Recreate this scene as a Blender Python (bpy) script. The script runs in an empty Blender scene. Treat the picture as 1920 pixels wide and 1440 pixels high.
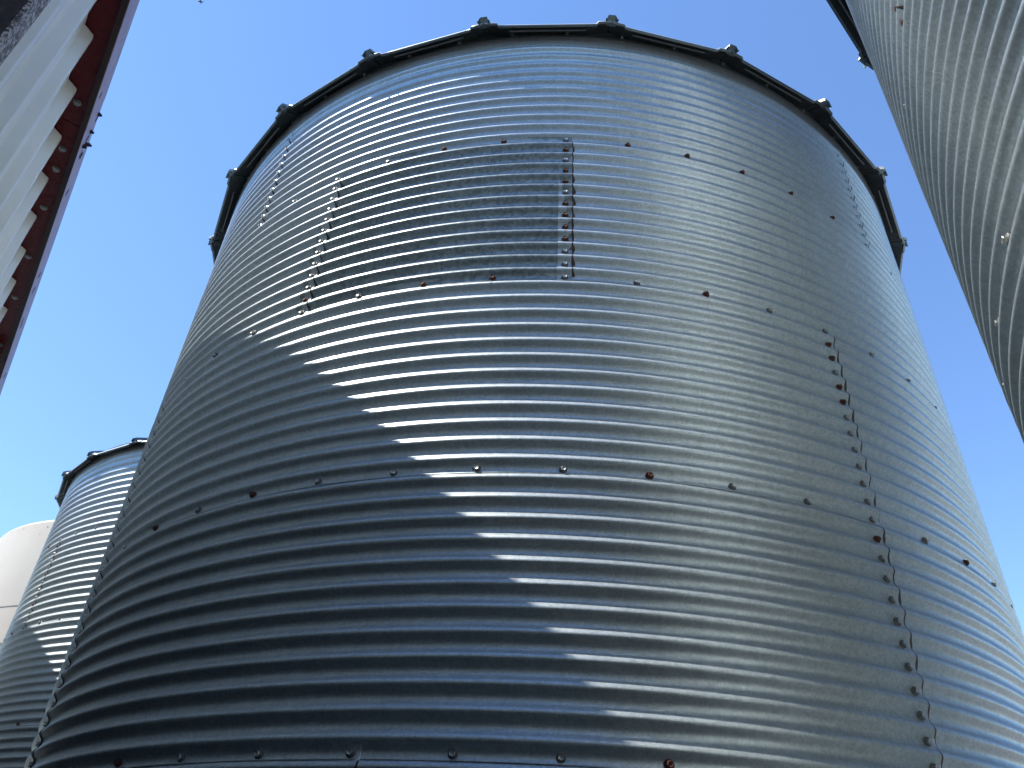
import bpy, bmesh, math, random
import numpy as np
from mathutils import Vector, Matrix

random.seed(7)
scene = bpy.context.scene
PI = math.pi
CAMZ = 1.6

# ------------------------------------------------------------------ camera
cam_data = bpy.data.cameras.new("Camera")
cam = bpy.data.objects.new("Camera", cam_data)
scene.collection.objects.link(cam)
cam_data.sensor_width = 36.0
cam_data.sensor_fit = 'HORIZONTAL'
cam_data.lens = 1456.5 / 1920.0 * 36.0
cam_data.clip_start = 0.05
cam_data.clip_end = 3000
CX = Vector((0.9983872, -0.03344557, 0.04587361))
CU = Vector((-0.05677142, -0.58817676, 0.80673732))
CF = Vector((0.0, 0.80804053, 0.5891269))
M = Matrix((CX, CU, -CF)).transposed().to_4x4()
M.translation = Vector((0, 0, CAMZ))
cam.matrix_world = M
scene.camera = cam

# ------------------------------------------------------------------ world, sun, exposure
SUN_EL = math.radians(57.9)
SUN_H = Vector((-0.966, -0.258, 0)).normalized()
world = bpy.data.worlds.new("World")
scene.world = world
world.use_nodes = True
wn = world.node_tree
wn.nodes.clear()
wo = wn.nodes.new('ShaderNodeOutputWorld')
bg = wn.nodes.new('ShaderNodeBackground')
sky = wn.nodes.new('ShaderNodeTexSky')
sky.sky_type = 'NISHITA'
sky.sun_disc = False
sky.sun_elevation = SUN_EL
sky.sun_rotation = math.atan2(SUN_H.x, SUN_H.y)
sky.air_density = 1.0
sky.dust_density = 0.0
sky.ozone_density = 4.0
bg.inputs['Strength'].default_value = 0.15
tint = wn.nodes.new('ShaderNodeMixRGB'); tint.blend_type = 'MULTIPLY'; tint.inputs[0].default_value = 1.0
tint.inputs[2].default_value = (0.86, 0.95, 1.05, 1)
wn.links.new(sky.outputs[0], tint.inputs[1])
wn.links.new(tint.outputs[0], bg.inputs[0])
wn.links.new(bg.outputs[0], wo.inputs[0])

sd = bpy.data.lights.new("Sun", 'SUN')
sd.energy = 5.0
sd.angle = math.radians(0.5)
sd.color = (1.0, 0.955, 0.89)
sun = bpy.data.objects.new("Sun", sd)
scene.collection.objects.link(sun)
S = Vector((SUN_H.x * math.cos(SUN_EL), SUN_H.y * math.cos(SUN_EL), math.sin(SUN_EL)))
sun.rotation_euler = S.to_track_quat('Z', 'Y').to_euler()
sun.location = S * 50

scene.view_settings.view_transform = 'Standard'
scene.view_settings.look = 'None'
scene.view_settings.gamma = 1
scene.view_settings.exposure = 1.0
scene.render.engine = 'CYCLES'
scene.cycles.max_bounces = 8

# ------------------------------------------------------------------ helpers
def tag(o, label=None, cat=None, group=None, kind=None):
    if label: o['label'] = label
    if cat: o['category'] = cat
    if group: o['group'] = group
    if kind: o['kind'] = kind
    return o

def link(name, me, parent=None, loc=None):
    o = bpy.data.objects.new(name, me)
    scene.collection.objects.link(o)
    if parent is not None: o.parent = parent
    if loc is not None: o.location = loc
    return o

def empty(name, loc):
    return link(name, None, None, loc)

def mesh(name, V, F, mat, smooth=False):
    me = bpy.data.meshes.new(name)
    me.from_pydata([tuple(v) for v in V], [], F)
    me.materials.append(mat)
    if smooth: me.polygons.foreach_set('use_smooth', [True] * len(me.polygons))
    me.update()
    return me

def grid_mesh(name, P, mat, smooth=True, flip=False):
    """P: (nr, nc, 3) array"""
    nr, nc = P.shape[:2]
    idx = np.arange(nr * nc).reshape(nr, nc)
    a, b, c, d = idx[:-1, :-1], idx[:-1, 1:], idx[1:, 1:], idx[1:, :-1]
    q = np.stack([a, b, c, d] if not flip else [a, d, c, b], -1).reshape(-1, 4)
    me = bpy.data.meshes.new(name)
    me.vertices.add(nr * nc)
    me.vertices.foreach_set('co', P.reshape(-1).astype(np.float32))
    n = len(q)
    me.loops.add(n * 4)
    me.loops.foreach_set('vertex_index', q.reshape(-1).astype(np.int32))
    me.polygons.add(n)
    me.polygons.foreach_set('loop_start', (np.arange(n) * 4).astype(np.int32))
    me.polygons.foreach_set('loop_total', np.full(n, 4, np.int32))
    me.update(calc_edges=True)
    me.materials.append(mat)
    if smooth: me.polygons.foreach_set('use_smooth', np.ones(n, bool))
    me.validate()
    return me

class MB:
    def __init__(s): s.V = []; s.F = []
    def add(s, V, F):
        o = len(s.V); s.V += [Vector(v) for v in V]; s.F += [tuple(i + o for i in f) for f in F]
    def box(s, o, ax, ay, az):
        """corner o and three edge vectors"""
        o, ax, ay, az = map(Vector, (o, ax, ay, az))
        V = [o, o + ax, o + ax + ay, o + ay, o + az, o + ax + az, o + ax + ay + az, o + ay + az]
        F = [(0, 3, 2, 1), (4, 5, 6, 7), (0, 1, 5, 4), (1, 2, 6, 5), (2, 3, 7, 6), (3, 0, 4, 7)]
        if ax.cross(ay).dot(az) < 0: F = [f[::-1] for f in F]
        s.add(V, F)
    def lathe(s, c, ax, prof, n=16, rot=0.0):
        """closed lathe about axis ax at c; prof = [(r, h)...]; r=0 ends are fans"""
        ax = Vector(ax).normalized(); u = ax.orthogonal().normalized(); v = ax.cross(u); c = Vector(c)
        rings = []; V = []; F = []
        for r, h in prof:
            if r == 0: rings.append([len(V)]); V.append(c + ax * h)
            else:
                rings.append(list(range(len(V), len(V) + n)))
                for i in range(n):
                    t = rot + 2 * PI * i / n
                    V.append(c + ax * h + (u * math.cos(t) + v * math.sin(t)) * r)
        for A, B in zip(rings[:-1], rings[1:]):
            for i in range(n):
                j = (i + 1) % n
                if len(A) == 1 and len(B) == 1: continue
                if len(A) == 1: F.append((A[0], B[i], B[j])) if False else F.append((A[0], B[j], B[i]))
                elif len(B) == 1: F.append((A[i], A[j], B[0]))
                else: F.append((A[i], A[j], B[j], B[i]))
        s.add(V, F)
    def tube(s, a, b, r, n=12):
        a = Vector(a); b = Vector(b); L = (b - a).length
        s.lathe(a, b - a, [(0, 0), (r, 0), (r, L), (0, L)], n)
    def mesh(s, name, mat, smooth=False):
        me = mesh(name, s.V, s.F, mat, smooth)
        bm = bmesh.new(); bm.from_mesh(me); bmesh.ops.recalc_face_normals(bm, faces=bm.faces); bm.to_mesh(me); bm.free()
        return me
    def build(s, name, mat, parent=None, smooth=False, loc=None):
        return link(name, s.mesh(name, mat, smooth), parent, loc)

# ------------------------------------------------------------------ materials
def newmat(name):
    m = bpy.data.materials.new(name); m.use_nodes = True
    nt = m.node_tree; b = nt.nodes['Principled BSDF']
    return m, nt, b

def nd(nt, t, **kw):
    n = nt.nodes.new(t)
    for k, v in kw.items():
        if k in n.inputs: n.inputs[k].default_value = v
        else: setattr(n, k, v)
    return n

def ramp(nt, fac, stops):
    r = nt.nodes.new('ShaderNodeValToRGB')
    el = r.color_ramp.elements
    while len(el) < len(stops): el.new(0.5)
    for e, (p, c) in zip(el, stops):
        e.position = p
        e.color = (c, c, c, 1) if isinstance(c, (int, float)) else (*c, 1)
    nt.links.new(fac, r.inputs[0])
    return r

def galv(name, base, contrast, rough, metallic=0.85, spangle=170.0):
    m, nt, b = newmat(name)
    tc = nd(nt, 'ShaderNodeTexCoord')
    vo = nd(nt, 'ShaderNodeTexVoronoi', Scale=spangle)
    nt.links.new(tc.outputs['Object'], vo.inputs['Vector'])
    bw = nd(nt, 'ShaderNodeSeparateColor')
    nt.links.new(vo.outputs['Color'], bw.inputs[0])
    fine = nd(nt, 'ShaderNodeTexNoise', Scale=420.0, Detail=3.0, Roughness=0.7)
    nt.links.new(tc.outputs['Object'], fine.inputs['Vector'])
    big = nd(nt, 'ShaderNodeTexNoise', Scale=1.6, Detail=6.0, Roughness=0.62)
    nt.links.new(tc.outputs['Object'], big.inputs['Vector'])
    a1 = nd(nt, 'ShaderNodeMath', operation='MULTIPLY_ADD'); a1.inputs[1].default_value = contrast; a1.inputs[2].default_value = 1 - contrast / 2
    nt.links.new(bw.outputs[0], a1.inputs[0])
    a2 = nd(nt, 'ShaderNodeMath', operation='MULTIPLY_ADD'); a2.inputs[1].default_value = 0.35; a2.inputs[2].default_value = 0.825
    nt.links.new(fine.outputs[0], a2.inputs[0])
    a3 = nd(nt, 'ShaderNodeMath', operation='MULTIPLY_ADD'); a3.inputs[1].default_value = 0.35; a3.inputs[2].default_value = 0.825
    nt.links.new(big.outputs[0], a3.inputs[0])
    p1 = nd(nt, 'ShaderNodeMath', operation='MULTIPLY'); nt.links.new(a1.outputs[0], p1.inputs[0]); nt.links.new(a2.outputs[0], p1.inputs[1])
    p2 = nd(nt, 'ShaderNodeMath', operation='MULTIPLY'); nt.links.new(p1.outputs[0], p2.inputs[0]); nt.links.new(a3.outputs[0], p2.inputs[1])
    col = nd(nt, 'ShaderNodeVectorMath', operation='SCALE'); col.inputs[0].default_value = base
    oi = nd(nt, 'ShaderNodeObjectInfo')
    a4 = nd(nt, 'ShaderNodeMath', operation='MULTIPLY_ADD'); a4.inputs[1].default_value = 0.13; a4.inputs[2].default_value = 0.935
    nt.links.new(oi.outputs['Random'], a4.inputs[0])
    p3 = nd(nt, 'ShaderNodeMath', operation='MULTIPLY'); nt.links.new(p2.outputs[0], p3.inputs[0]); nt.links.new(a4.outputs[0], p3.inputs[1])
    last = p3
    for sc, amt in (((0.8, 0.8, 55.0), 0.12), ((9.0, 9.0, 0.7), 0.16)):
        mp = nd(nt, 'ShaderNodeMapping'); mp.inputs['Scale'].default_value = sc; nt.links.new(tc.outputs['Object'], mp.inputs[0])
        nn = nd(nt, 'ShaderNodeTexNoise', Scale=4.0, Detail=5.0, Roughness=0.6); nt.links.new(mp.outputs[0], nn.inputs['Vector'])
        aa = nd(nt, 'ShaderNodeMath', operation='MULTIPLY_ADD'); aa.inputs[1].default_value = amt * 2; aa.inputs[2].default_value = 1 - amt
        nt.links.new(nn.outputs[0], aa.inputs[0])
        pp = nd(nt, 'ShaderNodeMath', operation='MULTIPLY'); nt.links.new(last.outputs[0], pp.inputs[0]); nt.links.new(aa.outputs[0], pp.inputs[1])
        last = pp
    nt.links.new(last.outputs[0], col.inputs['Scale'])
    nt.links.new(col.outputs[0], b.inputs['Base Color'])
    rr = nd(nt, 'ShaderNodeMath', operation='MULTIPLY_ADD'); rr.inputs[1].default_value = 0.16; rr.inputs[2].default_value = rough - 0.08
    mx = nd(nt, 'ShaderNodeMath', operation='ADD'); nt.links.new(bw.outputs[1], mx.inputs[0]); nt.links.new(fine.outputs[0], mx.inputs[1])
    h = nd(nt, 'ShaderNodeMath', operation='MULTIPLY'); h.inputs[1].default_value = 0.5; nt.links.new(mx.outputs[0], h.inputs[0])
    nt.links.new(h.outputs[0], rr.inputs[0]); nt.links.new(rr.outputs[0], b.inputs['Roughness'])
    b.inputs['Metallic'].default_value = metallic
    bp = nd(nt, 'ShaderNodeBump', Strength=0.25, Distance=0.0006)
    nt.links.new(fine.outputs[0], bp.inputs['Height'])
    nt.links.new(bp.outputs[0], b.inputs['Normal'])
    return m

GALV = galv('galvanized', (0.43, 0.48, 0.495), 0.24, 0.42, 0.64, spangle=150.0)
GALV_SPANGLE = galv('galvanized_spangled', (0.27, 0.31, 0.315), 0.5, 0.38, 0.7, spangle=85.0)
GALV_SHADE_TONE = galv('galvanized_shade_tone', (0.16, 0.18, 0.18), 0.10, 0.45, 0.8)  # shade under the eave put into the metal's colour
GALV_SUN_TONE = galv('galvanized_sun_tone', (0.5, 0.52, 0.5), 0.1, 0.4, 0.6)  # same metal, lighter: sunlight on lips and ribs put into the colour
GALV_BEAD = galv('galvanized_bead', (0.17, 0.165, 0.155), 0.12, 0.5, 0.4)
GALV_BAND = galv('galvanized_band', (0.26, 0.26, 0.25), 0.12, 0.5, 0.5)

def simple(name, c, rough=0.5, metallic=0.0, var=0.25, scale=12.0, bump=0.0, detail=5.0, spec=None):
    m, nt, b = newmat(name)
    tc = nd(nt, 'ShaderNodeTexCoord')
    n = nd(nt, 'ShaderNodeTexNoise', Scale=scale, Detail=detail, Roughness=0.65)
    nt.links.new(tc.outputs['Object'], n.inputs['Vector'])
    lo = tuple(x * (1 - var) for x in c); hi = tuple(min(1, x * (1 + var)) for x in c)
    r = ramp(nt, n.outputs[0], [(0.3, lo), (0.7, hi)])
    nt.links.new(r.outputs[0], b.inputs['Base Color'])
    b.inputs['Roughness'].default_value = rough
    b.inputs['Metallic'].default_value = metallic
    if spec is not None: b.inputs['Specular IOR Level'].default_value = spec
    if bump:
        bp = nd(nt, 'ShaderNodeBump', Strength=bump, Distance=0.003)
        nt.links.new(n.outputs[0], bp.inputs['Height']); nt.links.new(bp.outputs[0], b.inputs['Normal'])
    return m

BOLT = simple('zinc_bolt', (0.42, 0.42, 0.40), 0.35, 0.9, 0.25, 160)
RUST = simple('rusted_bolt', (0.085, 0.027, 0.015), 0.8, 0.0, 0.6, 260, 0.5)
WASHER = simple('washer_rubber', (0.12, 0.125, 0.125), 0.6, 0.2, 0.3, 200)
LAP_GAP = simple('rust_and_gap_shade', (0.06, 0.04, 0.03), 0.8, 0.0, 0.6, 120, 0.4)  # rust and the lap's contact shadow in one dark colour
CONC = simple('concrete', (0.32, 0.31, 0.29), 0.9, 0.0, 0.25, 6, 0.4)
def stain_mat():
    m, nt, b = newmat('rust_stain')
    b.inputs['Base Color'].default_value = (0.16, 0.065, 0.028, 1); b.inputs['Roughness'].default_value = 0.85
    at = nd(nt, 'ShaderNodeAttribute'); at.attribute_name = 'fade'
    tc = nd(nt, 'ShaderNodeTexCoord')
    n = nd(nt, 'ShaderNodeTexNoise', Scale=90.0, Detail=5.0); nt.links.new(tc.outputs['Object'], n.inputs['Vector'])
    r = ramp(nt, n.outputs[0], [(0.35, 0.25), (0.65, 1.0)])
    mu = nd(nt, 'ShaderNodeMath', operation='MULTIPLY'); nt.links.new(at.outputs['Fac'], mu.inputs[0]); nt.links.new(r.outputs[0], mu.inputs[1])
    nt.links.new(mu.outputs[0], b.inputs['Alpha'])
    return m
STAIN = stain_mat()
SCR = simple('scratch_metal', (0.75, 0.76, 0.76), 0.35, 1.0, 0.1, 50)
HOLE = simple('dark_hole', (0.012, 0.012, 0.013), 0.8, 0.0, 0.2, 30)

# ------------------------------------------------------------------ grain bins
R0 = 2.2508
H = 0.8128
PITCH = H / 12
DTH = 0.11922
KFULL = 2 * PI / DTH
ZA = CAMZ + 2.8268          # height of the first bolt row below the eave ring
AMP = 0.0083
BASEZ = ZA - 5 * H          # foot of the wall, on the pad
TOPZ = ZA + H + 0.035

def rad(z, za):
    """wall radius at height z (trough on the bolt rows)"""
    ph = (np.asarray(z) - za) / PITCH
    corr = AMP * (-np.cos(2 * PI * ph) + 0.12 * np.cos(4 * PI * ph) - 0.16)
    top = np.clip((ph - 10.6) / 0.25, 0, 1)          # plain band under the eave
    top = top * top * (3 - 2 * top)
    return R0 + 0.0035 + corr * (1 - top) + 0.003 * top

def zsamples(z0, z1, per=14):
    n = max(2, int(round((z1 - z0) / PITCH * per)))
    return np.linspace(z0, z1, n + 1)

def sheet_mesh(name, k0, k1, row_top, row_bot, za, a0, mat, rng, fine):
    """one wall sheet from bolt column k0 to k1, between bolt rows row_top (upper) and row_bot"""
    lap_a = 0.028 / R0
    z1 = za - row_top * H + (0.018 if row_top >= 0 else 0.035)
    z0 = za - row_bot * H - 0.018
    if row_bot >= 5: z0 = za - 5 * H
    zs = zsamples(z0, z1, 14 if fine else 8)
    t0 = a0 + k0 * DTH - lap_a; t1 = a0 + k1 * DTH + lap_a
    nt_ = max(4, int(abs(k1 - k0) * (5 if fine else 3)))
    ts = np.linspace(t0, t1, nt_ + 1)
    ts = np.unique(np.concatenate([ts, t1 - np.array([0.003, 0.008, 0.015, 0.022, 0.032, 0.045]) / R0]))
    ph = (zs - za) / PITCH
    r = rad(zs, za)[:, None] + 0 * ts[None, :]
    # laps: the lower edge rides over the sheet below, the right edge over its neighbour
    r += 0.0016 * np.clip(1 - (zs - z0) / 0.05, 0, 1)[:, None]
    trough = (0.5 + 0.5 * np.cos(2 * PI * ph))
    lift = 0.0012 + 0.0016 * trough * (0.6 + 0.8 * np.interp(ph, np.arange(-80, 30), rng.random(110)))
    e = np.clip(1 - (t1 - ts) * R0 / 0.045, 0, 1)
    r += lift[:, None] * (e * e * (3 - 2 * e))[None, :]
    # gentle oil canning
    w = 0.0007 * np.sin(ts[None, :] * 3.1 * 3 + rng.random() * 6 + zs[:, None] * 1.7) + 0.0005 * np.sin(ts[None, :] * 23 + zs[:, None] * 5.1 + rng.random() * 6)
    r += w
    jag = 0.0012 * np.interp(ph, np.arange(-80, 30, 0.5), rng.standard_normal(220))
    T = ts[None, :] + 0 * zs[:, None]
    T[:, -1] += jag / R0
    P = np.stack([r * np.sin(T), -r * np.cos(T), zs[:, None] + 0 * T], -1)
    # folded-in thickness at the right edge and lower edge
    c2 = np.stack([(r[:, -1] - 0.0014) * np.sin(T[:, -1]), -(r[:, -1] - 0.0014) * np.cos(T[:, -1]), zs], -1)[:, None, :]
    P = np.concatenate([P, c2], 1)
    rr = np.linalg.norm(P[0, :, :2], axis=1)
    row = P[0].copy(); row[:, :2] *= ((rr - 0.0014) / rr)[:, None]
    P = np.concatenate([row[None], P], 0)
    me = grid_mesh(name, P, mat)
    nr, nc = P.shape[:2]
    # sharp folded rims
    sm = np.ones((nr - 1, nc - 1), bool); sm[0, :] = False; sm[:, -1] = False
    me.polygons.foreach_set('use_smooth', sm.reshape(-1))
    return me

def surf(th, z, za, off=0.0):
    r = float(rad(z, za)) + off
    return Vector((r * math.sin(th), -r * math.cos(th), z))

def bolt_mesh(mat, name='bolt'):
    mb = MB()
    mb.lathe((0, 0, 0), (0, 0, 1), [(0.0130, -0.004), (0.0130, 0.0012), (0.0112, 0.0032), (0.0085, 0.0038), (0.007, 0.0038)], 20)
    n0 = len(mb.F)
    mb.lathe((0, 0, 0), (0, 0, 1), [(0.0084, 0.003), (0.0084, 0.0100), (0.0072, 0.0114), (0.0050, 0.0106), (0, 0.0102)], 6)
    me = mesh(name, mb.V, mb.F, mat)
    me.materials.append(WASHER if mat is BOLT else mat)
    for i, p in enumerate(me.polygons): p.material_index = 1 if i < n0 else 0
    return me

BOLT_ME = bolt_mesh(BOLT); BOLT_RUST = bolt_mesh(RUST, 'bolt_rusty')

def place_bolt(th, z, za, root, rusty, tilt):
    o = link('bolt', BOLT_RUST if rusty else BOLT_ME, root)
    n = Vector((math.sin(th), -math.cos(th), 0.0))
    q = (n + Vector((random.uniform(-tilt, tilt), random.uniform(-tilt, tilt), random.uniform(-tilt, tilt)))).to_track_quat('Z', 'Y')
    o.rotation_mode = 'QUATERNION'
    o.rotation_quaternion = q @ Matrix.Rotation(random.uniform(0, PI), 3, 'Z').to_quaternion()
    o.location = surf(th, z, za, (0.0028 if z < za + 0.8 else 0.0055) + random.uniform(-0.0004, 0.0006))
    s = random.uniform(0.94, 1.06); o.scale = (s, s, s)
    if rusty: o['label'] = 'rusty brown bolt'
    return o

def rust_stain(th, z, za, root):
    L = random.uniform(0.03, 0.085); w = random.uniform(0.005, 0.009); n = 14
    fs = np.linspace(0, 1, n); us = np.linspace(-1, 1, 7)
    P = np.array([[tuple(surf(th + w * u * (1 - 0.4 * f) / R0, z - 0.009 - L * f, za, 0.0007 + (0.0013 if L * f < 0.012 else 0.0))) for u in us] for f in fs])
    me = grid_mesh('rust_stain', P, STAIN)
    at = me.attributes.new('fade', 'FLOAT', 'POINT')
    k = random.uniform(0.45, 0.8)
    at.data.foreach_set('value', np.array([[k * (1 - f) ** 1.3 * (1 - u * u) for u in us] for f in fs]).reshape(-1).astype(np.float32))
    link('rust_stain', me, root)

def bolts_mesh_many(spots, za, mat):
    mb = MB()
    for th, z in spots:
        n = Vector((math.sin(th), -math.cos(th), 0)); c = surf(th, z, za, 0.0025)
        mb.lathe(c, n, [(0.0126, -0.003), (0.0120, 0.002), (0.0085, 0.004)], 10)
        mb.lathe(c, n, [(0.0078, 0.003), (0.0074, 0.0105), (0, 0.0108)], 6)
    return mb.mesh('bolt', mat)

def lap_gap_strip(k, row_top, row_bot, za, a0, root, rng, w=1.0):
    """dark strip along a vertical lap, rust plus painted contact shadow, widest in the troughs"""
    z1 = za - row_top * H - 0.02; z0 = za - row_bot * H + 0.004
    zs = np.linspace(z0, z1, int((z1 - z0) / PITCH * 12))
    ph = (zs - za) / PITCH
    tr = np.clip(0.5 + 0.5 * np.cos(2 * PI * (ph - 0.08)), 0, 1) ** 1.5
    rnd = np.interp(ph, np.arange(-80, 30, 0.37), rng.random(298))
    wd = w * (0.0010 + 0.0115 * tr * (0.25 + rnd))
    te = a0 + k * DTH + 0.028 / R0
    cols = []
    for f, dr in ((-0.004, 0.0006), (0.0, 0.0022), (None, 0.0016), ('e', 0.0002)):
        off = wd if f is None else (wd + 0.0008 if f == 'e' else np.full_like(zs, f))
        th = te + off / R0
        r = rad(zs, za) + dr + 0.0006
        cols.append(np.stack([r * np.sin(th), -r * np.cos(th), zs], -1))
    link('rust_shade_strip', grid_mesh('rust_shade_strip', np.stack(cols, 1), LAP_GAP), root)

def roof(root, za, phase):
    ze = za + H - 0.024             # panel edge height
    RE, RP, SL = 2.352, 0.30, math.tan(math.radians(30))
    for i in range(24):
        a = phase + i * PI / 12; b = a + PI / 12
        # panel: edge sags inward between the ribs; short wings beside the ribs
        n = 12; rows = []
        fs = [0.005, 0.06, 0.10, 0.115] + list(np.linspace(0.18, 0.82, 9)) + [0.885, 0.90, 0.94, 0.995]
        for rr in (RP, 0.9, 1.6, 2.15, 2.29, RE):
            row = []
            for f in fs:
                t = a + (b - a) * f; m = (a + b) / 2
                chord = rr * math.cos(PI / 24) / math.cos(t - m)
                s = 4 * f * (1 - f)
                wing = 0.008 if (f < 0.105 or f > 0.895) else 0.0
                r = chord + (wing if rr > 2.2 else 0)
                z = ze + (RE * math.cos(PI/24)/math.cos(t-m) + 0.0 - chord) * SL + (0.006 if (wing and rr > 2.2) else 0.0)
                row.append((r * math.sin(t), -r * math.cos(t), z))
            rows.append(row)
        lip = []; hem = []
        for f in fs:
            t = a + (b - a) * f; m = (a + b) / 2
            wing = 0.008 if (f < 0.105 or f > 0.895) else 0.0
            r = RE * math.cos(PI / 24) / math.cos(t - m) + wing
            zz = ze + (0.006 if wing else 0)
            lip.append(((r + 0.006) * math.sin(t), -(r + 0.006) * math.cos(t), zz - 0.016))
            hem.append(((r - 0.006) * math.sin(t), -(r - 0.006) * math.cos(t), zz - 0.019))
        rows += [lip, hem]
        P = np.array(rows)
        P[:, :, 0:2] *= 1.0
        pm = grid_mesh('roof_panel', P, GALV_SHADE_TONE, smooth=False)
        pm.materials.append(GALV_SUN_TONE)
        nf = len(pm.polygons); per = len(fs) - 1
        mi = np.zeros(nf, np.int32); mi[-2 * per:-per] = 1
        pm.polygons.foreach_set('material_index', mi)
        po = link('roof_panel', pm, root)
        # stiffening bead seen from below
        mb = MB()
        t0, t1 = a + 0.05, b - 0.05; m = (a + b) / 2
        rr = 2.312 * math.cos(PI / 24)
        p0 = Vector((rr / math.cos(t0 - m) * math.sin(t0), -rr / math.cos(t0 - m) * math.cos(t0), ze + 0.004))
        p1 = Vector((rr / math.cos(t1 - m) * math.sin(t1), -rr / math.cos(t1 - m) * math.cos(t1), ze + 0.004))
        d = Vector((math.sin(m), -math.cos(m), 0))
        mb.box(p0, p1 - p0, d * 0.007, Vector((0, 0, 0.008)))
        mb.build('stiffening_bead', GALV_BEAD, po)
        # rib over the joint at angle a: hollow trapezoid with an open, slightly flared end
        u = Vector((math.sin(a), -math.cos(a), 0)); w = Vector((math.cos(a), math.sin(a), 0)); up = Vector((0, 0, 1))
        def sec(r, flare=1.0, hh=0.043, th=0.0):
            z = ze + (RE - r) * SL
            return [u * r + w * x * flare + up * (z + y) for x, y in
                    ((-0.030, 0.008), (-0.024, 0.009), (-0.016, hh), (0.016, hh), (0.024, 0.009), (0.030, 0.008))]
        S_ = [sec(0.28, 0.35), sec(1.2, 0.75), sec(2.25), sec(RE + 0.012, 1.0, 0.043), sec(RE + 0.026, 1.04, 0.040)]
        V = [p for s_ in S_ for p in s_]; F = []
        for j in range(len(S_) - 1):
            for q in range(5):
                F.append((j * 6 + q, j * 6 + q + 1, (j + 1) * 6 + q + 1, (j + 1) * 6 + q))
        # folded end cap, leaning inwards
        L = len(V); e = (len(S_) - 1) * 6
        cap = [V[e + 1] - u * 0.036 - up * 0.004, V[e + 4] - u * 0.036 - up * 0.004]
        V += cap
        F.append((e + 2, e + 3, L + 1, L)); F.append((e + 1, e + 2, L)); F.append((e + 3, e + 4, L + 1))
        me = mesh('roof_rib', V, F, GALV_SUN_TONE)
        me.materials.append(GALV_SHADE_TONE)
        for i, p in enumerate(me.polygons):
            if i >= 20 or i % 5 in (0, 4): p.material_index = 1  # end caps and feet take the painted shade tone
        ro = link('roof_rib', me, root)
        md = ro.modifiers.new('t', 'SOLIDIFY'); md.thickness = 0.0016; md.offset = 0; md.material_offset = 1
    mb = MB()
    mb.lathe((0, 0, ze + (RE - 0.34) * SL + 0.0), (0, 0, 1), [(0, 0.02), (0.36, 0.02), (0.36, 0.10), (0.46, 0.11), (0.30, 0.22), (0, 0.26)], 32)
    mb.build('roof_cap', GALV_SHADE_TONE, root)

def eave_ring(root, za):
    mb = MB()
    z = za + H + 0.012
    mb.lathe((0, 0, 0), (0, 0, 1), [(R0 + 0.010, z + 0.022), (R0 + 0.0125, z + 0.024), (R0 + 0.0125, z + 0.05), (R0 - 0.02, z + 0.052), (R0 - 0.02, z + 0.022), (R0 + 0.010, z + 0.022)], 160)
    mb.build('eave_ring', GALV_SHADE_TONE, root, smooth=False)

def eave_band(root, za):
    mb = MB(); z = za
    pr = [(R0 - 0.01, z + 0.733), (R0 + 0.0065, z + 0.735), (R0 + 0.0075, z + 0.738), (R0 + 0.013, z + 0.760), (R0 + 0.0175, z + 0.783), (R0 + 0.0175, z + 0.791), (R0 + 0.012, z + 0.803), (R0 + 0.008, z + 0.812), (R0 + 0.0075, z + 0.85), (R0 - 0.01, z + 0.852)]
    mb.lathe((0, 0, 0), (0, 0, 1), pr + [pr[0]], 240)
    o = mb.build('eave_band', GALV_BAND, root, smooth=True)
    return o

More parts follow.
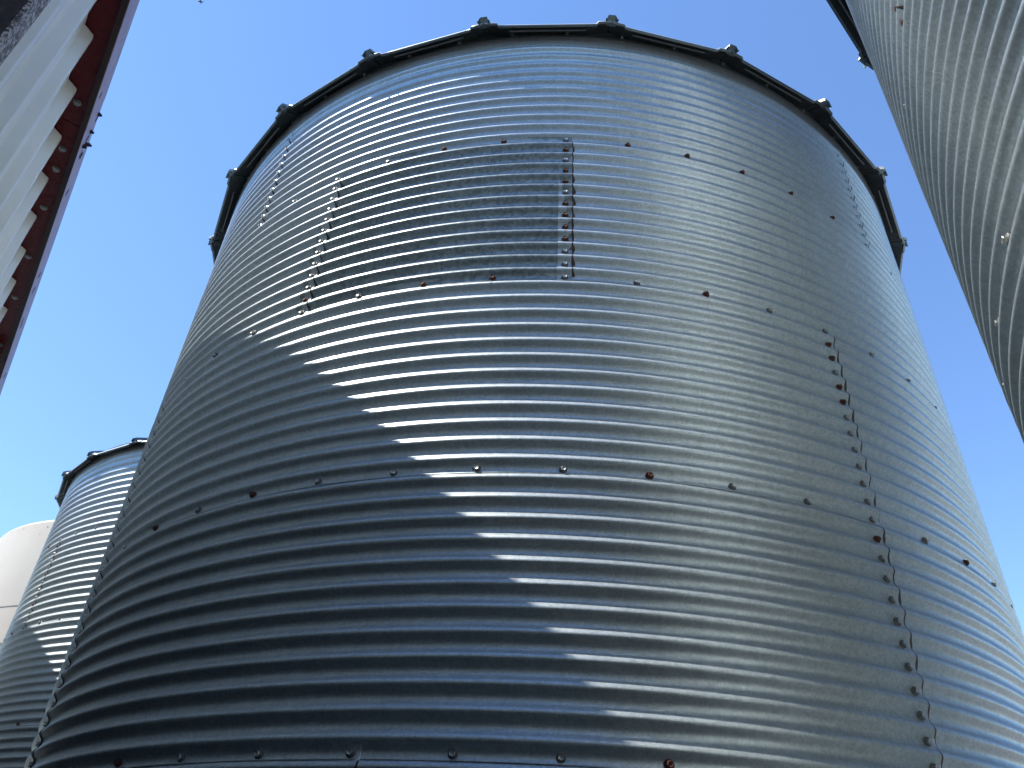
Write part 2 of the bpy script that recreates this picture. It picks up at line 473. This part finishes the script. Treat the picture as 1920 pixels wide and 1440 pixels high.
def make_bin(center, za, a0, rphase, seams, label, vis, rust, seed, fine=(-1.4, 1.4), spangle=None, scratches=()):
    rng = np.random.default_rng(seed); random.seed(seed)
    root = empty('grain_bin', (center[0], center[1], 0))
    tag(root, label, 'grain bin', 'corrugated steel grain bins in a row')
    for ring, ks in seams.items():
        rt, rb = ring - 1, ring            # ring 0: above bolt row 0
        if ring == 0: rt, rb = -1, 0
        kk = list(ks) + [ks[0] + KFULL]
        for k0, k1 in zip(kk[:-1], kk[1:]):
            mid = a0 + 0.5 * (k0 + k1) * DTH
            isf = fine[0] - 0.7 < ((mid + PI) % (2 * PI) - PI) < fine[1] + 0.7
            mat = GALV_SPANGLE if (spangle and spangle == (ring, k0)) else GALV
            me = sheet_mesh('wall_sheet', k0, k1, rt, rb, za, a0, mat, rng, isf)
            o = link('wall_sheet', me, root)
            if mat is GALV_SPANGLE: o['label'] = 'darker spangled galvanized sheet'
    # bolts: rows and vertical laps
    spots = []
    for row in range(-1, 6):
        z = za - row * H + (0.012 if row < 0 else 0) + (0.02 if row == 5 else 0)
        for k in range(-26, 27): spots.append((k, z, row, 0))
    for ring, ks in seams.items():
        for k in ks:
            for j in range(1, 12):
                z = za - ring * H + j * PITCH
                if ring == 0 and j > 10: continue
                spots.append((k, z, ring, j))
    cz = CAMZ; out = []
    for k, z, r_, j in spots:
        th = a0 + k * DTH
        p = Vector((center[0] + R0 * math.sin(th), center[1] - R0 * math.cos(th), z))
        n = Vector((math.sin(th), -math.cos(th), 0)); v = Vector((0, 0, CAMZ)) - p
        facing = n.dot(v.normalized())
        q = p - Vector((0, 0, CAMZ)); d = q.dot(CF)
        inside = False
        if d > 0.1:
            px = 960 + 1456.5 * q.dot(CX) / d; py = 720 - 1456.5 * q.dot(CU) / d
            inside = vis[0] < px < vis[1] and vis[2] < py < vis[3] and facing > -0.02
        out.append((not inside, -facing / v.length, k, z, r_, j, th))
    out.sort(key=lambda t: t[:2])
    rest = []
    for i, (hid, _, k, z, r_, j, th) in enumerate(out):
        key = (r_, j, k)
        rr = rust.get(key)
        if rr is None: rr = r_ >= 0 and random.random() < rust['p']
        if not hid and i < 100:
            place_bolt(th, z, za, root, rr, 0.05)
            if rr and r_ >= 0 and random.random() < 0.6: rust_stain(th, z, za, root)
        else: rest.append((th, z))
    o = link('bolt', bolts_mesh_many(rest, za, BOLT), root); o['kind'] = 'stuff'
    for ring, ks in seams.items():
        for k in ks: lap_gap_strip(k, ring - 1 if ring else -0.86, ring, za, a0, root, rng)
    eave_ring(root, za)
    eave_band(root, za)
    roof(root, za, rphase)
    mb = MB(); mb.lathe((0, 0, 0), (0, 0, 1), [(0, -0.2), (2.46, -0.2), (2.46, BASEZ - 0.02), (2.44, BASEZ), (0, BASEZ)], 96)
    mb.build('concrete_pad', CONC, root)
    for th0, z0_, th1, z1_ in scratches:
        mb = MB(); n = 10; V = []; F = []
        for i in range(n + 1):
            f = i / n; w = 0.0005 * math.sin(PI * (0.08 + 0.84 * f)) + 0.0001
            th = th0 + (th1 - th0) * f; z = z0_ + (z1_ - z0_) * f
            V += [surf(th - w / R0, z, za, 0.0009), surf(th + w / R0, z, za, 0.0009)]
        for i in range(n): F.append((2 * i, 2 * i + 1, 2 * i + 3, 2 * i + 2))
        link('scratch', mesh('scratch', V, F, SCR), root)
    return root

# rusted bolts read off the photograph: (ring or row, lap index, column)
main_rust = {'p': 0.06}
for k, v in {-6: 1, -5: 0, -4: 0, -3: 0, -2: 1, -1: 1, 0: 0, 1: 1, 2: 1, 3: 1, 4: 1, 5: 1, 6: 1}.items(): main_rust[(0, 0, k)] = bool(v)
for k, v in {-7: 1, -6: 0, -5: 0, -4: 0, -3: 0, -2: 1, -1: 1, 0: 0, 1: 0, 2: 1, 3: 0, 4: 0, 5: 0, 6: 1, 7: 1}.items(): main_rust[(1, 0, k)] = bool(v)
for k, v in {-6: 1, -5: 0, -4: 1, -3: 0, -2: 0, -1: 0, 0: 0, 1: 1, 2: 0, 3: 0, 4: 0, 5: 0, 6: 1, 7: 1}.items(): main_rust[(2, 0, k)] = bool(v)
for k, v in {-3: 0, -2: 0, -1: 0, 0: 0, 1: 1, -5: 1, -4: 0}.items(): main_rust[(3, 0, k)] = bool(v)
for j in range(1, 12): main_rust[(1, j, 0)] = j in (11, 9, 8, 6, 5, 4, 3)
for j in range(1, 12): main_rust[(1, j, -4)] = j in (1,)
for j in range(1, 12): main_rust[(2, j, 4)] = j in (11, 10, 8, 7)
for j in range(1, 12): main_rust[(3, j, 4)] = j in (11,)
for j in range(1, 12): main_rust[(0, j, 6)] = j in (1, 2, 3, 5, 8)

bin_seams = {0: [-6, 6, 18, 30], 1: [-16, -4, 0, 12, 24], 2: [-8, 4, 16, 28], 3: [-8, 4, 16, 28], 4: [-14, -2, 10, 22], 5: [-8, 4, 16, 28]}
side_seams = {0: [-6, 6, 18, 30], 1: [-12, 0, 12, 24], 2: [-8, 4, 16, 28], 3: [-8, 4, 16, 28], 4: [-14, -2, 10, 22], 5: [-8, 4, 16, 28]}
right_seams = dict(side_seams); right_seams[1] = [-16, -4, 8, 20]
right_rust = {'p': 0.2, (1, 1, -16): True, (1, 0, -16): True, (1, 2, -16): True, (1, 0, -17): False, (2, 0, -16): False, (2, 0, -17): False}
MAIN_C = (0.24631, 4.32618)
LEFT_C = (-2.5485, 8.3975)
RIGHT_C = (3.0533, 0.2028)

def on_bin(px, py, c):
    """point of the photograph -> angle and height on a bin's wall (used for scratches and stains only)"""
    d = (CF + CX * ((px - 960) / 1456.5) - CU * ((py - 720) / 1456.5)).normalized()
    a = d.x ** 2 + d.y ** 2; b = -(d.x * c[0] + d.y * c[1]); k = c[0] ** 2 + c[1] ** 2 - R0 ** 2
    t = (-b - math.sqrt(max(0, b * b - a * k))) / a
    return math.atan2(d.x * t - c[0], -(d.y * t - c[1])), CAMZ + d.z * t

scr_main = [(*on_bin(*a, MAIN_C), *on_bin(*b, MAIN_C)) for a, b in
            [((709, 211), (716, 204)), ((696, 383), (706, 376)), ((996, 1054), (1008, 1033)), ((1194, 1382), (1206, 1365)), ((1020, 848), (1034, 828)),
             ((1150, 1072), (1151.5, 1081)), ((1041, 1000), (1051, 988)), ((985, 520), (989, 514)), ((812, 655), (818, 652))]]
scr_right = [(*on_bin(*a, RIGHT_C), *on_bin(*b, RIGHT_C)) for a, b in
             [((1736, 66), (1744, 80)), ((1745, 130), (1754, 146)), ((1758, 128), (1768, 142)), ((1734, 105), (1738, 112)), ((1776, 152), (1779, 158)), ((1660, 24), (1666, 36)), ((1849, 588), (1856, 602)), ((1835, 440), (1842, 452))]]

make_bin(MAIN_C, ZA, -0.033, -1.2527, bin_seams, 'large galvanized corrugated grain bin filling the middle of the view, half in shade', (-40, 1960, -20, 1480), main_rust, 3, spangle=(1, -4), scratches=scr_main)
make_bin(LEFT_C, ZA + 0.0174, -0.7229, 0.13505, side_seams, 'farther corrugated grain bin behind the big one, its eave against the cream tank', (-30, 320, 780, 1460), {'p': 0.25}, 5)
make_bin(RIGHT_C, ZA - 0.016, -0.0465, 0.0704 + 0.05, right_seams, 'near corrugated grain bin leaning in at the upper right corner of the view', (1550, 1960, -40, 860), right_rust, 9, fine=(-2.6, -1.2), scratches=scr_right)

# ------------------------------------------------------------------ cream storage tank beyond the left bin
def paint_tank():
    m, nt, b = newmat('cream_paint')
    tc = nd(nt, 'ShaderNodeTexCoord')
    n = nd(nt, 'ShaderNodeTexNoise', Scale=1.2, Detail=8.0, Roughness=0.6); nt.links.new(tc.outputs['Object'], n.inputs['Vector'])
    c1 = ramp(nt, n.outputs[0], [(0.3, (0.40, 0.345, 0.27)), (0.7, (0.45, 0.395, 0.315))])
    # chipped rust close to the rim
    n2 = nd(nt, 'ShaderNodeTexNoise', Scale=17.0, Detail=6.0, Roughness=0.7); nt.links.new(tc.outputs['Object'], n2.inputs['Vector'])
    sp = nd(nt, 'ShaderNodeSeparateXYZ'); nt.links.new(tc.outputs['Object'], sp.inputs[0])
    mr = nd(nt, 'ShaderNodeMapRange'); mr.inputs['From Min'].default_value = 5.55; mr.inputs['From Max'].default_value = 6.12
    mr.inputs['To Min'].default_value = 0.0; mr.inputs['To Max'].default_value = 0.2
    nt.links.new(sp.outputs[2], mr.inputs['Value'])
    ad = nd(nt, 'ShaderNodeMath', operation='ADD'); nt.links.new(n2.outputs[0], ad.inputs[0]); nt.links.new(mr.outputs[0], ad.inputs[1])
    mk = ramp(nt, ad.outputs[0], [(0.76, 0.0), (0.80, 1.0)])
    mix = nd(nt, 'ShaderNodeMixRGB'); nt.links.new(mk.outputs[0], mix.inputs[0]); nt.links.new(c1.outputs[0], mix.inputs[1])
    mix.inputs[2].default_value = (0.16, 0.12, 0.09, 1)
    nt.links.new(mix.outputs[0], b.inputs['Base Color']); b.inputs['Roughness'].default_value = 0.5
    bp = nd(nt, 'ShaderNodeBump', Strength=0.3, Distance=0.02); nt.links.new(n.outputs[0], bp.inputs['Height']); nt.links.new(bp.outputs[0], b.inputs['Normal'])
    return m
CREAM = paint_tank()
WELD = simple('dark_weld', (0.17, 0.15, 0.13), 0.8, 0, 0.4, 20)
tr = empty('storage_tank', (-5.5375, 12.0373, 0))
tag(tr, 'smooth cream painted steel tank with chipped rim behind the left grain bin', 'tank')
TZ = CAMZ + 4.5; TR = 2.23
mb = MB(); prof = [(TR, CAMZ + 2.8)]
prof += [(TR, TZ - 0.06)] + [(TR - 0.06 + 0.06 * math.cos(t), TZ - 0.06 + 0.06 * math.sin(t)) for t in np.linspace(0.2, PI / 2, 7)] + [(1.6, TZ + 0.13), (0.8, TZ + 0.24), (0, TZ + 0.28)]
mb.lathe((0, 0, 0), (0, 0, 1), prof, 128)
mb.build('tank_shell', CREAM, tr, smooth=True)
mb = MB(); mb.lathe((0, 0, 0), (0, 0, 1), [(TR - 0.01, CAMZ + 3.262), (TR + 0.004, CAMZ + 3.266), (TR + 0.004, CAMZ + 3.277), (TR - 0.01, CAMZ + 3.281)], 128)
mb.build('weld_seam', WELD, tr)
mb = MB(); mb.lathe((0, 0, 0), (0, 0, 1), [(0, CAMZ + 0.55), (0.25, CAMZ + 0.55), (0.25, CAMZ + 0.8), (TR - 0.003, CAMZ + 2.8)], 96)
mb.build('hopper_cone', CREAM, tr, smooth=True)
for i in range(8):
    a = -0.42 + i * PI / 4 + 0.39
    mb = MB(); x, y = 2.14 * math.sin(a), -2.14 * math.cos(a)
    mb.tube((x, y, 0), (x, y, CAMZ + 2.86), 0.055)
    mb.box((x - 0.12, y - 0.12, 0), (0.24, 0, 0), (0, 0.24, 0), (0, 0, 0.02))
    mb.build('leg', CREAM, tr)

# ------------------------------------------------------------------ red trimmed shed beside the camera
BT = Vector((-0.5675, 0.8234, 0)).normalized(); BN = Vector((0.8234, 0.5675, 0)).normalized()
def bp_(n, s, z): return BN * n + BT * s + Vector((0, 0, z))

def red_paint(name, peel, base=((0.07, 0.006, 0.009), (0.095, 0.010, 0.013)), gl=0.22):
    m, nt, b = newmat(name)
    tc = nd(nt, 'ShaderNodeTexCoord')
    n = nd(nt, 'ShaderNodeTexNoise', Scale=9.0, Detail=8.0, Roughness=0.65); nt.links.new(tc.outputs['Object'], n.inputs['Vector'])
    c1 = ramp(nt, n.outputs[0], [(0.3, base[0]), (0.7, base[1])])
    mp = nd(nt, 'ShaderNodeMapping'); mp.inputs['Scale'].default_value = (1, 1, 0.35); nt.links.new(tc.outputs['Object'], mp.inputs[0])
    n2 = nd(nt, 'ShaderNodeTexNoise', Scale=34.0, Detail=7.0, Roughness=0.75); nt.links.new(mp.outputs[0], n2.inputs['Vector'])
    mk = ramp(nt, n2.outputs[0], [(0.60 - peel, 0.0), (0.64 - peel, 1.0)])
    mix = nd(nt, 'ShaderNodeMixRGB'); nt.links.new(mk.outputs[0], mix.inputs[0]); nt.links.new(c1.outputs[0], mix.inputs[1])
    mix.inputs[2].default_value = (0.03, 0.018, 0.018, 1)
    nt.links.new(mix.outputs[0], b.inputs['Base Color'])
    r = ramp(nt, n2.outputs[0], [(0.3, gl), (0.62 - peel, gl + 0.12), (0.66 - peel, 0.75)])
    nt.links.new(r.outputs[0], b.inputs['Roughness'])
    bp = nd(nt, 'ShaderNodeBump', Strength=0.25 + peel * 2, Distance=0.0012); nt.links.new(n2.outputs[0], bp.inputs['Height']); nt.links.new(bp.outputs[0], b.inputs['Normal'])
    return m
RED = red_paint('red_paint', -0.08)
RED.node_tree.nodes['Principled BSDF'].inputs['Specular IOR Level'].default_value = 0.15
SKY_SHEEN = ((0.28, 0.17, 0.19), (0.37, 0.25, 0.26))  # sky reflection on the dark red fascia, put into the base colour
REDP = red_paint('peeling_paint_sky_sheen', 0.0, SKY_SHEEN, 0.42)
REDC = red_paint('red_paint_sky_sheen', -0.1, SKY_SHEEN, 0.42)
BEIGE = simple('beige_panel_paint', (0.76, 0.75, 0.69), 0.30, 0.0, 0.06, 3.0)
RUSTY = None
def rust_speckle():
    m, nt, b = newmat('rusty_speckled_steel')
    tc = nd(nt, 'ShaderNodeTexCoord')
    n = nd(nt, 'ShaderNodeTexNoise', Scale=60.0, Detail=8.0, Roughness=0.75); nt.links.new(tc.outputs['Object'], n.inputs['Vector'])
    c = ramp(nt, n.outputs[0], [(0.42, (0.028, 0.020, 0.022)), (0.50, (0.10, 0.075, 0.08)), (0.55, (0.5, 0.48, 0.5))])
    nt.links.new(c.outputs[0], b.inputs['Base Color']); b.inputs['Roughness'].default_value = 0.6
    bp = nd(nt, 'ShaderNodeBump', Strength=0.6, Distance=0.002); nt.links.new(n.outputs[0], bp.inputs['Height']); nt.links.new(bp.outputs[0], b.inputs['Normal'])
    return m
RUSTY = rust_speckle()
RUSTD = simple('dark_rusty_steel', (0.035, 0.026, 0.030), 0.8, 0, 0.7, 45, 0.5)

KS = 1.0806
SZ = CAMZ + 3.35       # soffit height
FT = CAMZ + 3.62       # top of the fascia
S0, S1 = -5.0, 11.0
shed = empty('shed', bp_(-0.53, (S0 + S1) / 2, 0)); so = shed.location.copy()
tag(shed, 'beige ribbed metal shed with dark red eave beam beside the camera at left', 'shed')
def sbuild(mb, name, mat, parent=None, smooth=False):
    mb.V = [v - so for v in mb.V]
    return mb.build(name, mat, parent or shed, smooth)
# ribbed wall: r-panel, one rib every 0.3235 m
P0 = 2.917 * KS; SP = 0.3262 * KS
n0 = int((S0 - P0) / SP) - 1; n1 = int((S1 - P0) / SP) + 1
prof = []
for i in range(n0, n1):
    s = P0 + i * SP
    prof += [(s - 0.004, -0.528), (s + 0.027, -0.488), (s + 0.033, -0.4865), (s + 0.055, -0.4865), (s + 0.061, -0.488), (s + 0.092, -0.528)]
    for m_ in (0.158, 0.245):
        prof += [(s + m_ - 0.011, -0.528), (s + m_ - 0.004, -0.5225), (s + m_ + 0.004, -0.5225), (s + m_ + 0.011, -0.528)]
prof = [(p0_, n_ * KS) for p0_, n_ in prof]
prof = [p for p in prof if S0 <= p[0] <= S1]
zw = [0.15, SZ - 0.006]
def wavy(z0, z1, name):
    P = np.array([[tuple(bp_(n, s, z) - so) for s, n in prof] for z in np.linspace(z0, z1, 9)])
    o = link(name, grid_mesh(name, P, BEIGE, smooth=False), shed)
    md = o.modifiers.new('t', 'SOLIDIFY'); md.thickness = 0.003; md.offset = 1.0
    bv = o.modifiers.new('b', 'BEVEL'); bv.width = 0.0018; bv.segments = 2; bv.limit_method = 'ANGLE'; bv.angle_limit = math.radians(25)
    return o
wavy(2.35, SZ - 0.002, 'wall_panel')
mb = MB(); mb.box(bp_(-0.64, S0, 0.15), BT * (S1 - S0), BN * 0.066, Vector((0, 0, 2.195)))
lw = sbuild(mb, 'added_dark_wall', simple('reflection_dark', (0.045, 0.05, 0.055), 0.7, 0, 0.3, 5))  # unseen, added dark so the bin's lower slopes reflect less light
# soffit, fascia: a splice at s=3.42 with the older, peeling beam nearer the camera
for s0, s1, mat, lab in ((S0, 3.415, REDP, 'peeling dark red fascia'), (3.42, S1, REDC, None)):
    mb = MB(); dn = 0.004 if mat is REDP else 0.0
    mb.box(bp_(-0.436, s0, SZ - 0.012), BT * (s1 - s0), BN * (0.006 + dn * 0.4), Vector((0, 0, FT - SZ + 0.012)))
    f = sbuild(mb, 'fascia_beam', mat)
    if lab: f['label'] = lab
    mb = MB()
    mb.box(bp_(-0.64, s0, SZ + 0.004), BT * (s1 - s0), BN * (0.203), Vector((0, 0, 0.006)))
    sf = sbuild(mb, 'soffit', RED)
mb = MB(); mb.box(bp_(-0.4365, 2.9, SZ - 0.006), BT * 0.0, BN * 0, Vector((0, 0, 0))) if False else None
# dark strip painted as the recess shadow just inside the fascia
mb = MB(); mb.box(bp_(-0.457, S0, SZ - 0.0135), BT * (S1 - S0), BN * 0.0255, Vector((0, 0, 0.016)))
sbuild(mb, 'painted_gap_shade', simple('gap_shade', (0.02, 0.008, 0.01), 0.7, 0, 0.3, 40))
# soffit bolts
SB = simple('plain_hex_bolt', (0.22, 0.23, 0.22), 0.45, 0.7, 0.3, 90)
for s in (3.024, 3.354, 3.511, 3.834, 4.30, 4.75, 5.35, 5.42, 5.95, 6.4):
    mb = MB(); c = bp_(-0.466 * KS, s * KS, SZ + 0.004)
    mb.lathe(c, (0, 0, -1), [(0.020, 0), (0.020, 0.003), (0, 0.003)], 20)
    mb.lathe(c, (0, 0, -1), [(0.0165, 0.003), (0.0165, 0.011), (0.014, 0.0125), (0, 0.0125)], 6, rot=random.random())
    sbuild(mb, 'soffit_bolt', SB)
# nuts and slots on the fascia
for s, z in ((3.494, 3.58), (3.765, 3.60), (3.571, 3.51), (3.655, 3.49), (3.61, 3.424), (1.2, 3.5)):
    mb = MB(); c = bp_(-0.4325, s, CAMZ + z)
    mb.lathe(c, BN, [(0.013, 0), (0.013, 0.012), (0, 0.012)], 6)
    mb.lathe(c, BN, [(0.0075, 0.012), (0.0075, 0.022), (0, 0.022)], 10)
    sbuild(mb, 'nut', HOLE)
for s, z in ((3.204, 3.40), (3.52, 3.56), (3.60, 3.47), (3.74, 3.46), (3.70, 3.43), (4.016, 3.41), (4.95, 3.45), (5.096, 3.42), (5.47, 3.40), (5.557, 3.41), (6.4, 3.45)):
    mb = MB(); mb.box(bp_(-0.4285, s, CAMZ + z), BT * 0.02, BN * 0.0012, Vector((0, 0, 0.045)))
    sbuild(mb, 'slot', HOLE)
# wall screw
mb = MB(); c = bp_(-0.4865 * KS, 1.655 * KS, CAMZ + 2.13 * KS)
mb.lathe(c, BN, [(0.010, 0), (0.010, 0.003), (0.006, 0.004), (0.006, 0.009), (0, 0.009)], 12)
sbuild(mb, 'wall_screw', HOLE)
# end bracket under the soffit
mb = MB(); mb.box(bp_(-0.64, 5.86, SZ - 0.14), BT * 0.17, BN * 0.16, Vector((0, 0, 0.138)))
sbuild(mb, 'bracket', RED)
# low mono-pitch roof and the wall ends, closing the shed
mb = MB(); mb.box(bp_(-4.6, S0, FT + 0.30), BT * (S1 - S0), BN * 4.165 + Vector((0, 0, -0.30)), Vector((0, 0, 0.0)) + Vector((0, 0, 0.004)))
sbuild(mb, 'roof', GALV_SHADE_TONE)
for s in (S0, S1 - 0.01):
    mb = MB(); mb.box(bp_(-4.6, s, 0.0), BT * 0.01, BN * 4.02, Vector((0, 0, SZ)))
    sbuild(mb, 'end_wall', BEIGE)
mb = MB(); mb.box(bp_(-4.62, S0, 0.0), BT * (S1 - S0), BN * 0.01, Vector((0, 0, FT + 0.28)))
sbuild(mb, 'back_wall', BEIGE)
mb = MB(); mb.box(bp_(-0.66, S0, 0), BT * (S1 - S0), BN * 0.15, Vector((0, 0, 0.149)))
sbuild(mb, 'footing', CONC)

# rusty steel column standing against the shed wall
col = MB()
SC0 = 1.54
col.box(bp_(-0.435, SC0, 0), BT * 0.098, BN * 0.010, Vector((0, 0, SZ - 0.003)))
col.box(bp_(-0.523, SC0 + 0.088, 0), BT * 0.010, BN * 0.088, Vector((0, 0, SZ - 0.005)))
me = col.mesh('steel_column', RUSTY)
co = link('steel_column', me)
cw = MB(); cw.box(bp_(-0.523, SC0, 0), BT * 0.012, BN * 0.087, Vector((0, 0, SZ - 0.004)))
cw.build('column_web', RUSTD, co)
tag(co, 'rusty speckled steel column in front of the ribbed shed wall, upper left corner', 'column')

# ------------------------------------------------------------------ bird
bm_ = MB()
d = (CF + CX * ((376 - 960) / 1456.5) - CU * ((3 - 720) / 1456.5)).normalized()
bc = Vector((0, 0, CAMZ)) + d * 45
BIRD = simple('dark_feathers', (0.03, 0.03, 0.035), 0.8, 0, 0.3, 30)
bm_.lathe((0, -0.12, 0), (0, 1, 0), [(0, 0), (0.02, 0.03), (0.032, 0.09), (0.028, 0.15), (0.016, 0.19), (0.02, 0.215), (0.012, 0.24), (0, 0.26)], 10)
for sx in (-1, 1):
    W = [(0, 0.04, 0.012), (0.07 * sx, 0.055, 0.03), (0.15 * sx, 0.01, 0.022), (0.07 * sx, -0.02, 0.02), (0, -0.03, 0.008)]
    bm_.add(W + [(x, y, z - 0.006) for x, y, z in W], [(0, 1, 2, 3, 4), (9, 8, 7, 6, 5), (0, 5, 6, 1), (1, 6, 7, 2), (2, 7, 8, 3), (3, 8, 9, 4)])
T_ = [(-0.012, -0.10, 0.003), (0.012, -0.10, 0.003), (0.028, -0.18, 0.003), (-0.028, -0.18, 0.003)]
bm_.add(T_ + [(x, y, z - 0.005) for x, y, z in T_], [(0, 1, 2, 3), (7, 6, 5, 4), (0, 4, 5, 1), (1, 5, 6, 2), (2, 6, 7, 3), (3, 7, 4, 0)])
bo = bm_.build('bird', BIRD, None, False, bc); bo.rotation_euler = (0, 0, 0.1)
tag(bo, 'tiny dark bird flying high in the blue sky, upper left', 'bird')

# ------------------------------------------------------------------ ground
def ground_mat():
    m, nt, b = newmat('gravel_ground')
    tc = nd(nt, 'ShaderNodeTexCoord')
    n = nd(nt, 'ShaderNodeTexNoise', Scale=0.5, Detail=8.0, Roughness=0.6); nt.links.new(tc.outputs['Object'], n.inputs['Vector'])
    v = nd(nt, 'ShaderNodeTexVoronoi', Scale=45.0); nt.links.new(tc.outputs['Object'], v.inputs['Vector'])
    c1 = ramp(nt, n.outputs[0], [(0.35, (0.26, 0.255, 0.24)), (0.55, (0.37, 0.365, 0.35)), (0.7, (0.20, 0.20, 0.17))])
    mul = nd(nt, 'ShaderNodeMixRGB', blend_type='MULTIPLY'); mul.inputs[0].default_value = 0.4
    nt.links.new(c1.outputs[0], mul.inputs[1]); nt.links.new(v.outputs['Color'], mul.inputs[2])
    nt.links.new(mul.outputs[0], b.inputs['Base Color']); b.inputs['Roughness'].default_value = 0.95
    bp = nd(nt, 'ShaderNodeBump', Strength=0.7, Distance=0.02); nt.links.new(v.outputs[0], bp.inputs['Height']); nt.links.new(bp.outputs[0], b.inputs['Normal'])
    return m
GS = 1200
g = link('ground', mesh('ground', [(-GS, -GS, 0), (GS, -GS, 0), (GS, GS, 0), (-GS, GS, 0)], [(0, 1, 2, 3)], ground_mat()))
g['kind'] = 'structure'
